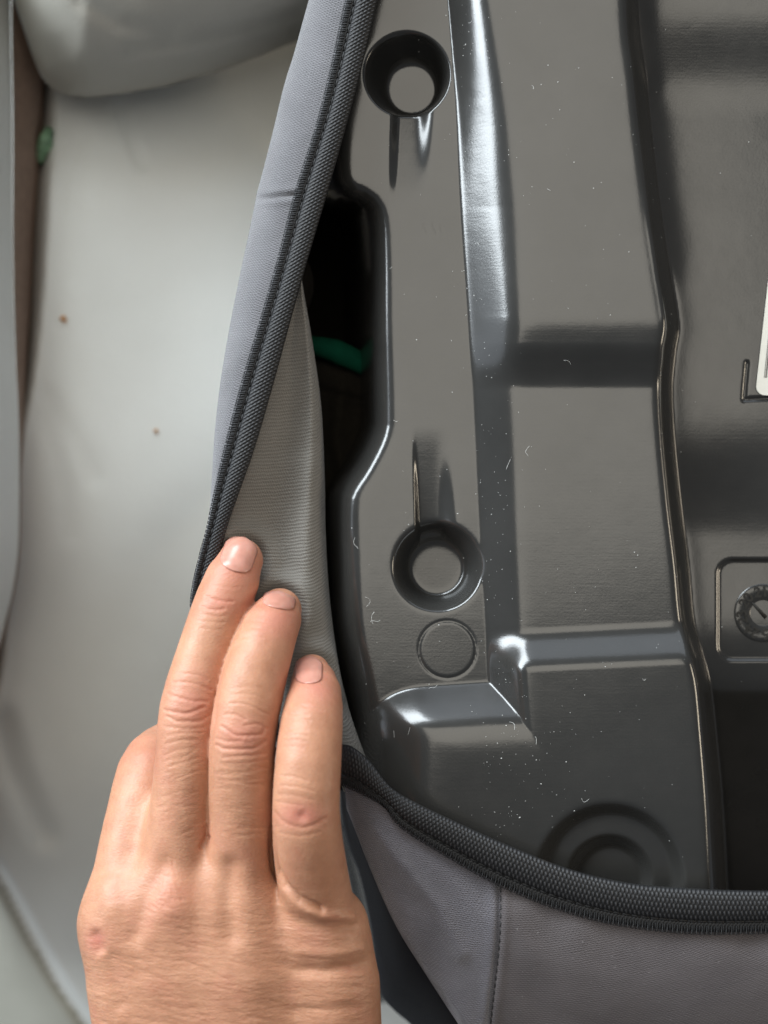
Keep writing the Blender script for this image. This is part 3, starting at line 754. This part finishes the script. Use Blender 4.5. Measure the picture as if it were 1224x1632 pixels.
    for c in corners:
        for ax in range(3):
            if c[ax]: continue
            e = list(c); e[ax] = 1; e = tuple(e); a, b_ = val[c], val[e]; m_ = (a < 0) != (b_ < 0)
            t = np.where(m_, a/np.where(m_, a-b_, 1), 0); p = np.tile(np.array(c, float), (len(ci), 1)); p[:, ax] += t
            acc[m_] += p[m_]; cnt[m_] += 1
    V = lo+VOX*(ci+acc/cnt[:, None])
    quads = []
    for ax in range(3):
        a0 = np.moveaxis(ins, ax, 0); m_ = a0[:-1] != a0[1:]; pos = np.argwhere(m_[:, 1:-1, 1:-1]); 
        if not len(pos): continue
        o1, o2 = [k for k in range(3) if k != ax]
        base = np.zeros((len(pos), 3), int); base[:, ax] = pos[:, 0]; base[:, o1] = pos[:, 1]+1; base[:, o2] = pos[:, 2]+1
        def cell(d1, d2):
            q = base.copy(); q[:, o1] += d1; q[:, o2] += d2; return cid[q[:, 0], q[:, 1], q[:, 2]]
        Q = np.stack([cell(-1, -1), cell(0, -1), cell(0, 0), cell(-1, 0)], 1)
        fl = a0[:-1][:, 1:-1, 1:-1][tuple(pos.T)] ^ (ax == 1)
        Q[~fl] = Q[~fl][:, ::-1]; quads.append(Q)
    Q = np.vstack(quads); Q = Q[(Q >= 0).all(1)]
    # relax, split every quad in four, relax again
    def relax(V, Q, its, w_):
        E = np.vstack([Q[:, [0, 1]], Q[:, [1, 2]], Q[:, [2, 3]], Q[:, [3, 0]]]); deg = np.maximum(np.bincount(E.ravel(), minlength=len(V)), 1)[:, None]
        for it in range(its):
            A = np.stack([np.bincount(E[:, 0], V[E[:, 1], k], len(V))+np.bincount(E[:, 1], V[E[:, 0], k], len(V)) for k in range(3)], 1)
            V = V*(1-w_)+w_*A/deg
        return V
    V = relax(V, Q, 2, .6)
    E = np.stack([Q, np.roll(Q, -1, 1)], -1).reshape(-1, 2); key = np.sort(E, 1); key = key[:, 0].astype(np.int64)*len(V)+key[:, 1]
    uk, inv = np.unique(key, return_inverse=True); em = (V[uk//len(V)]+V[uk % len(V)])/2
    nv, ne = len(V), len(uk); eid = nv+inv.reshape(-1, 4); fid = nv+ne+np.arange(len(Q))
    V = np.vstack([V, em, V[Q].mean(1)])
    Q = np.concatenate([np.stack([Q[:, k], eid[:, k], fid, eid[:, k-1]], 1) for k in range(4)])
    V = relax(V, Q, 2, .5)
    o = mesh_np('hand', V, Q, M_SKIN); me = o.data
    n = len(me.vertices); co = np.empty(n*3); me.vertices.foreach_get('co', co); co = co.reshape(-1, 3)/MM
    nr = np.empty(n*3); me.vertices.foreach_get('normal', nr); nr = nr.reshape(-1, 3)
    if (nr[:, 2]*(co[:, 2] > 30)).sum() < 0: me.flip_normals(); nr = -nr
    u, v = proj(co); up = sstep(.05, .35, nr[:, 2])
    disp = np.zeros(n); tint = np.zeros(n); fur = np.zeros(n)
    order = np.argsort(v); vso = v[order]; upz = nr[:, 2] > 0
    def near(u0, u1, v0, v1):
        i = order[np.searchsorted(vso, v0):np.searchsorted(vso, v1)]
        return i[(u[i] > u0) & (u[i] < u1) & upz[i]]
    # --- which finger: fine wrinkles must not cross from one finger to the next
    wr = [  # depth mm, width px, points
     (.30, 2.6, [(269, 1107), (305, 1117), (330, 1118)]), (.38, 2.8, [(263, 1132), (295, 1137), (318, 1130), (326, 1126)]), (.30, 2.6, [(265, 1141), (283, 1149), (318, 1149), (334, 1140)]),
     (.24, 2.4, [(277, 1087), (309, 1089), (337, 1100)]), (.18, 2.3, [(285, 1073), (318, 1076), (330, 1084)]), (.18, 2.3, [(262, 1158), (299, 1162), (328, 1159)]), (.16, 2.3, [(268, 1172), (295, 1168), (325, 1168)]), (.18, 2.4, [(264, 1186), (285, 1180), (314, 1179)]),
     (.14, 2.3, [(262, 1205), (280, 1196), (310, 1192)]), (.14, 2.3, [(270, 1222), (300, 1212), (322, 1206)]), (.13, 2.3, [(280, 1242), (305, 1232), (328, 1226)]),
     (.22, 2.4, [(367, 1121), (393, 1123), (428, 1139)]), (.24, 2.4, [(358, 1138), (375, 1139), (391, 1147)]), (.40, 2.8, [(354, 1158), (365, 1166), (381, 1172), (416, 1170), (420, 1163)]), (.26, 2.4, [(391, 1156), (409, 1154), (426, 1161)]),
     (.24, 2.4, [(346, 1178), (365, 1182), (385, 1180)]), (.38, 2.8, [(346, 1187), (358, 1193), (401, 1193), (422, 1182)]), (.22, 2.4, [(356, 1207), (397, 1204), (424, 1200)]), (.15, 2.3, [(352, 1217), (390, 1216), (425, 1211)]), (.13, 2.3, [(350, 1230), (390, 1230), (424, 1224)]), (.12, 2.3, [(350, 1243), (385, 1245), (420, 1239)]),
     (.12, 2.2, [(370, 1108), (395, 1106), (420, 1113)]), (.10, 2.2, [(372, 1096), (398, 1094), (420, 1098)]),
     (.34, 2.6, [(329, 951), (349, 957), (371, 959)]), (.34, 2.6, [(321, 967), (341, 972), (357, 971)]), (.12, 2.2, [(322, 978), (345, 982), (362, 981)]), (.12, 2.2, [(318, 990), (342, 992), (358, 992)]), (.10, 2.2, [(318, 1001), (336, 1003), (352, 1004)]), (.12, 2.2, [(338, 932), (360, 936), (380, 936)]),
     (.20, 2.4, [(483, 1125), (500, 1128), (516, 1132)]), (.16, 2.2, [(458, 1139), (475, 1138), (492, 1140)]), (.16, 2.2, [(459, 1147), (475, 1146), (494, 1149)]), (.15, 2.2, [(458, 1163), (474, 1162), (490, 1164)]), (.13, 2.2, [(456, 1172), (474, 1171), (490, 1173)]), (.13, 2.2, [(456, 1180), (472, 1179), (488, 1181)]), (.11, 2.2, [(454, 1190), (470, 1190), (484, 1192)]),
     (.16, 2.3, [(448, 1236), (470, 1238), (490, 1244)]), (.18, 2.4, [(447, 1252), (475, 1254), (500, 1261)]), (.14, 2.3, [(444, 1266), (470, 1268), (500, 1275)]), (.16, 2.3, [(440, 1278), (462, 1281), (480, 1284)]),
     (.26, 3.2, [(439, 1295), (453, 1310), (478, 1319), (500, 1314), (519, 1304)]), (.12, 2.4, [(446, 1328), (478, 1332), (510, 1326)]),
     (.10, 2.2, [(376, 995), (400, 990), (430, 992)]), (.10, 2.2, [(372, 1006), (400, 1001), (430, 1003)]), (.09, 2.2, [(368, 1020), (395, 1015), (420, 1016)])]
    for dep, w_, pts in wr:
        dep *= .52; w_ *= .85
        i = near(min(p[0] for p in pts)-14, max(p[0] for p in pts)+14, min(p[1] for p in pts)-14, max(p[1] for p in pts)+14)
        c = crom(pts, 24)+np.c_[np.zeros(24), RNG.standard_normal(24)*.45]
        d = pdist(u[i], v[i], [tuple(x) for x in c])
        disp[i] += (-dep*np.exp(-(d/w_)**2)+.30*dep*np.exp(-((d-2.4*w_)/(1.5*w_))**2))*up[i]
        tint[i] += .35*dep*np.exp(-(d/(w_*1.2))**2)
    def dent(pts, dep, w_, va=-2, vb=-1, ua=-2, ub=-1):
        i = near(min(p[0] for p in pts)-3*w_, max(p[0] for p in pts)+3*w_, min(p[1] for p in pts)-3*w_, max(p[1] for p in pts)+3*w_)
        d = pdist(u[i], v[i], pts); disp[i] += -dep*np.exp(-(d/w_)**2)*up[i]*sstep(va, vb, v[i])*sstep(ua, ub, u[i])
    # fold behind the raised little finger, and the skin bunched behind it
    dent([(432, 1300), (433, 1345), (438, 1382), (453, 1412), (478, 1434), (512, 1448)], 1.5, 5.0, 1300, 1400)
    dent([(446, 1402), (470, 1440), (510, 1460), (560, 1462)], -.9, 9, -2, -1, 446, 500)
    dent([(430, 1452), (470, 1468), (520, 1480), (560, 1478)], .9, 13, -2, -1, 425, 490)
    dent([(420, 1500), (470, 1516), (530, 1520), (575, 1512)], -.6, 10, -2, -1, 415, 490)
    dent([(425, 1528), (470, 1546), (520, 1548), (580, 1536)], .9, 10, -2, -1, 420, 500)
    dent([(400, 1600), (470, 1612), (560, 1606)], .4, 10, -2, -1, 400, 480)
    dent([(365, 1385), (363, 1440), (368, 1490)], 1.6, 20)
    dent([(258, 1380), (230, 1440), (215, 1490)], .9, 16)
    dent([(386, 985), (367, 1030), (347, 1100), (338, 1180), (335, 1260), (331, 1332)], .3, 3)
    dent([(330, 1336), (322, 1350)], .7, 4)
    dent([(152, 1492), (158, 1512)], .9, 10); dent([(175, 1530), (190, 1600)], .6, 14)
    dent([(172, 1415), (178, 1440)], -1.0, 24)                       # index knuckle
    dent([(272, 1425), (276, 1445)], -.8, 28); dent([(482, 1298)], 0, 8)
    dd = np.hypot(u-481, v-1301); disp -= .5*np.exp(-(dd/9)**2)*up
    # crumpled skin over the middle knuckle: short random furrows
    for k in range(34):
        a = RNG.uniform(0, 2*math.pi); r = abs(RNG.normal(0, 26)); cx, cy = 262+r*math.cos(a)*.8, 1428+r*math.sin(a)*1.4
        th = RNG.normal(1.15, .35) if RNG.uniform() < .7 else RNG.normal(.5, .3); l = RNG.uniform(5, 15)
        pts = [(cx-l*math.cos(th), cy-l*math.sin(th)), (cx+RNG.normal(0, 1.5), cy), (cx+l*math.cos(th), cy+l*math.sin(th))]
        i = near(cx-28, cx+28, cy-28, cy+28)
        d = pdist(u[i], v[i], pts); g = RNG.uniform(.03, .09)
        disp[i] -= g*np.exp(-(d/2.3)**2); tint[i] += .5*g*np.exp(-(d/3)**2)
    # long fine furrows on the back of the hand
    for k in range(230):
        cx, cy = RNG.uniform(150, 590), RNG.uniform(1455, 1640)
        if cy < 1500 and cx < 230: continue
        th = .30-.25*(cx-200)/400+RNG.normal(0, .12); l = RNG.uniform(8, 30)
        pts = [(cx-l*math.cos(th), cy-l*math.sin(th)), (cx, cy+RNG.normal(0, 1.2)), (cx+l*math.cos(th), cy+l*math.sin(th))]
        i = near(cx-44, cx+44, cy-28, cy+28)
        d = pdist(u[i], v[i], pts); disp[i] -= RNG.uniform(.02, .07)*np.exp(-(d/2.2)**2)
    for k in range(70):                                              # and on the backs of the proximal phalanges
        f = RNG.integers(0, 2); cx, cy = ((RNG.uniform(262, 325), RNG.uniform(1200, 1340)), (RNG.uniform(348, 425), RNG.uniform(1220, 1340)))[f]
        th = (-.35, .05)[f]+RNG.normal(0, .12); l = RNG.uniform(6, 18)
        pts = [(cx-l*math.cos(th), cy-l*math.sin(th)), (cx+l*math.cos(th), cy+l*math.sin(th))]
        i = near(cx-26, cx+26, cy-16, cy+16)
        d = pdist(u[i], v[i], pts); disp[i] -= RNG.uniform(.03, .07)*np.exp(-(d/2.1)**2)
    co2 = co+nr*disp[:, None]
    me.vertices.foreach_set('co', (co2*MM).ravel()); me.update()
    # blood tint: knuckles, fingertips, sides
    for (x, y, rx, ry, a) in [(302, 1128, 40, 34, .30), (386, 1172, 42, 34, .36), (480, 1300, 36, 20, .55), (380, 900, 45, 45, .45), (350, 962, 40, 16, .25), (448, 985, 40, 34, .42), (500, 1085, 40, 40, .40), (152, 1500, 16, 20, .5), (265, 1430, 34, 44, .22), (225, 1200, 50, 40, .22), (410, 1000, 20, 40, .1), (330, 1330, 10, 14, .15)]:
        tint += 1.3*a*np.exp(-((u-x)/rx)**2-((v-y)/ry)**2)
    fur = sstep(1340, 1480, v)*sstep(.2, .6, nr[:, 2])+.35*sstep(1180, 1240, v)*sstep(1340, 1280, v)
    fur *= 1-.8*sstep(425, 440, u)*sstep(1400, 1380, v)
    for nm, arr in (('tint', np.clip(tint, 0, .85)), ('furrow', np.clip(fur, 0, 1))):
        at = me.attributes.new(nm, 'FLOAT', 'POINT'); at.data.foreach_set('value', arr.astype(np.float32))
    me.polygons.foreach_set('use_smooth', np.ones(len(me.polygons), bool))
    tag(o, 'bare right hand pulling the cover edge aside with its fingertips, back of hand up', 'hand')
    # --- nails: curved plates laid on the fingertips
    lv = Q
    lv = lv[(v[lv[:, 0]] < 1130) & (nr[lv[:, 0], 2] > -.2)]; ids, inv = np.unique(lv, return_inverse=True)
    bvh = BVHTree.FromPolygons(co2[ids].tolist(), inv.reshape(-1, 4).tolist())
    def nail(cx, cy, hw, hl, ang, lab):
        """centre px, half width / length px, direction of the tip"""
        n_, m_ = 21, 25; ca, sa = math.cos(ang), math.sin(ang); out = np.zeros((m_, n_, 3))
        for j in range(m_):
            t = -1+2*j/(m_-1)
            for i in range(n_):
                s = -1+2*i/(n_-1)
                # squircle outline: flat-ish cuticle, rounded free edge
                if t < -.55: kk = (1-((-t-.55)/.45)**2*.75)**.5
                elif t > .35: kk = max(1-((t-.35)/.65)**2, 0)**.5*.92+.08
                else: kk = 1
                x = s*hw*kk; y = t*hl-(.10*hl*(1-s*s) if t < -.5 else 0)*(-t)
                uq, vq = cx+x*ca+y*sa, cy+x*sa-y*ca
                d = Vector(P(uq, vq, 0)-np.array((0, 0, CAM_H))).normalized()
                hit = bvh.ray_cast(Vector((0, 0, CAM_H)), d)
                p = np.array(hit[0]) if hit[0] else P(uq, vq, 8)
                nn = np.array(hit[1]) if hit[0] else np.array((0, 0, 1.))
                if nn[2] < 0: nn = -nn
                e = max(abs(s)**4, (abs(t)**6 if t < 0 else 0))
                out[j, i] = p+nn*(.20-.34*e)
        for it in range(2):
            out[1:-1, 1:-1] = .5*out[1:-1, 1:-1]+.125*(out[:-2, 1:-1]+out[2:, 1:-1]+out[1:-1, :-2]+out[1:-1, 2:])
        q = grid_mesh('fingernail', out, M_NAIL, o)
        so = q.modifiers.new('t', 'SOLIDIFY'); so.thickness = .0004; so.offset = -1
        q['label'] = lab
    nail(381, 883, 26, 26, .34, 'pink short nail of the middle finger')
    nail(445, 957, 25, 12, .18, 'pink nail of the ring finger, seen edge on')
    nail(492, 1068, 21, 20, .04, 'pink nail of the little finger')
hand()

# ------------------------------------------------------------------ small things
def scrap():
    base = seat_z(np.array([75.]), np.array([230.]))[0]
    mb = MB()
    def q(u, v, dz): return P(u, v, base+dz)
    mb.tube([q(66, 252, 3), q(68, 235, 7), q(72, 222, 9), q(78, 208, 7), q(74, 204, 3)], [1.4, 2.6, 2.4, 1.8, .8], 7)
    mb.tube([q(70, 240, 4), q(80, 232, 6), q(88, 224, 4), q(95, 222, 2)], [1.6, 2.0, 1.4, .6], 7)
    mb.tube([q(62, 226, 2), q(60, 240, 5), q(66, 256, 3), q(72, 250, 2)], [1.2, 2.0, 1.6, .7], 7)
    tag(mb.build('ribbon_scrap', M_SCRAP), 'small crumpled green scrap at the left edge of the sofa seat', 'scrap')
scrap()
for (x, y, r, lab) in ((100, 507, 1.5, 'larger orange crumb on the sofa seat, nearer the back cushion'), (248, 686, 1.0, 'smaller orange crumb on the sofa seat, nearer the hand')):
    c = P(x, y, seat_z(np.array([float(x)]), np.array([float(y)]))[0]+.6*r); mb = MB()
    mb.blob((0, 0, 0), r, r*.75, r*.7, .5); mb.blob((r*.5, -r*.6, 0), r*.6, r*.5, r*.5)
    o = mb.build('crumb', M_CRUMB); o.location = c*MM; tag(o, lab, 'crumb', None, 'crumbs on the sofa')

def lint():
    mb = MB(); spots = []
    while len(spots) < 420:
        u, v = RNG.uniform(560, 1224), RNG.uniform(0, 1420)
        if RNG.uniform() < .45: u = RNG.normal(775, 25)*1.0+.03*(v-500); 
        if u > 1090 and RNG.uniform() < .85: continue
        spots.append((u, v))
    for k in range(60): spots.append((RNG.normal(850, 50), RNG.normal(1230, 60)))
    spots = np.array([q for q in spots if not (q[1] > 1290+.28*(q[0]-640) and q[0] < 1000 or q[1] > 1400)])
    for p in on_shell(spots[:, 0], spots[:, 1], .03):
        if p[2] < -22: continue
        r = abs(RNG.normal(.0, .045))+.03
        mb.blob(p, r*RNG.uniform(1, 2.2), r, r*.6, RNG.uniform(0, 3))
    fib = [(565, 868, 12, .9), (590, 957, 11, 1.3), (592, 985, 14, 1.6), (598, 990, 10, .3), (905, 575, 9, .4), (820, 1155, 10, 1.2), (810, 740, 12, 2), (838, 722, 9, 1.), (930, 1278, 8, .5), (690, 1096, 9, .1), (855, 1180, 9, 1.6), (652, 1165, 9, 1.8), (628, 1170, 8, 1.5)]
    for k in range(10): fib.append((RNG.uniform(600, 1070), RNG.uniform(20, 1300), RNG.uniform(2, 5), RNG.uniform(0, 3.1)))
    xs, ys, t = [], [], np.linspace(-1, 1, 9)
    for (u, v, l, a) in fib:
        l *= .7
        if v > 1280+.28*(u-640) and u < 1000: continue
        cv = RNG.normal(0, .55); kk = RNG.normal(0, .35)
        bend = cv*t*t+kk*t**3
        xs.append(u+l*(t*math.cos(a)-bend*math.sin(a))); ys.append(v+l*(t*math.sin(a)+bend*math.cos(a)))
    Q = on_shell(np.array(xs).ravel(), np.array(ys).ravel(), .08).reshape(-1, 9, 3)
    for q in Q: mb.tube(q, .026+.024*RNG.uniform(), 4)
    tag(mb.build('lint', M_LINT), 'white dust specks and lint fibres scattered over the black shell', 'lint', 'stuff')
lint()
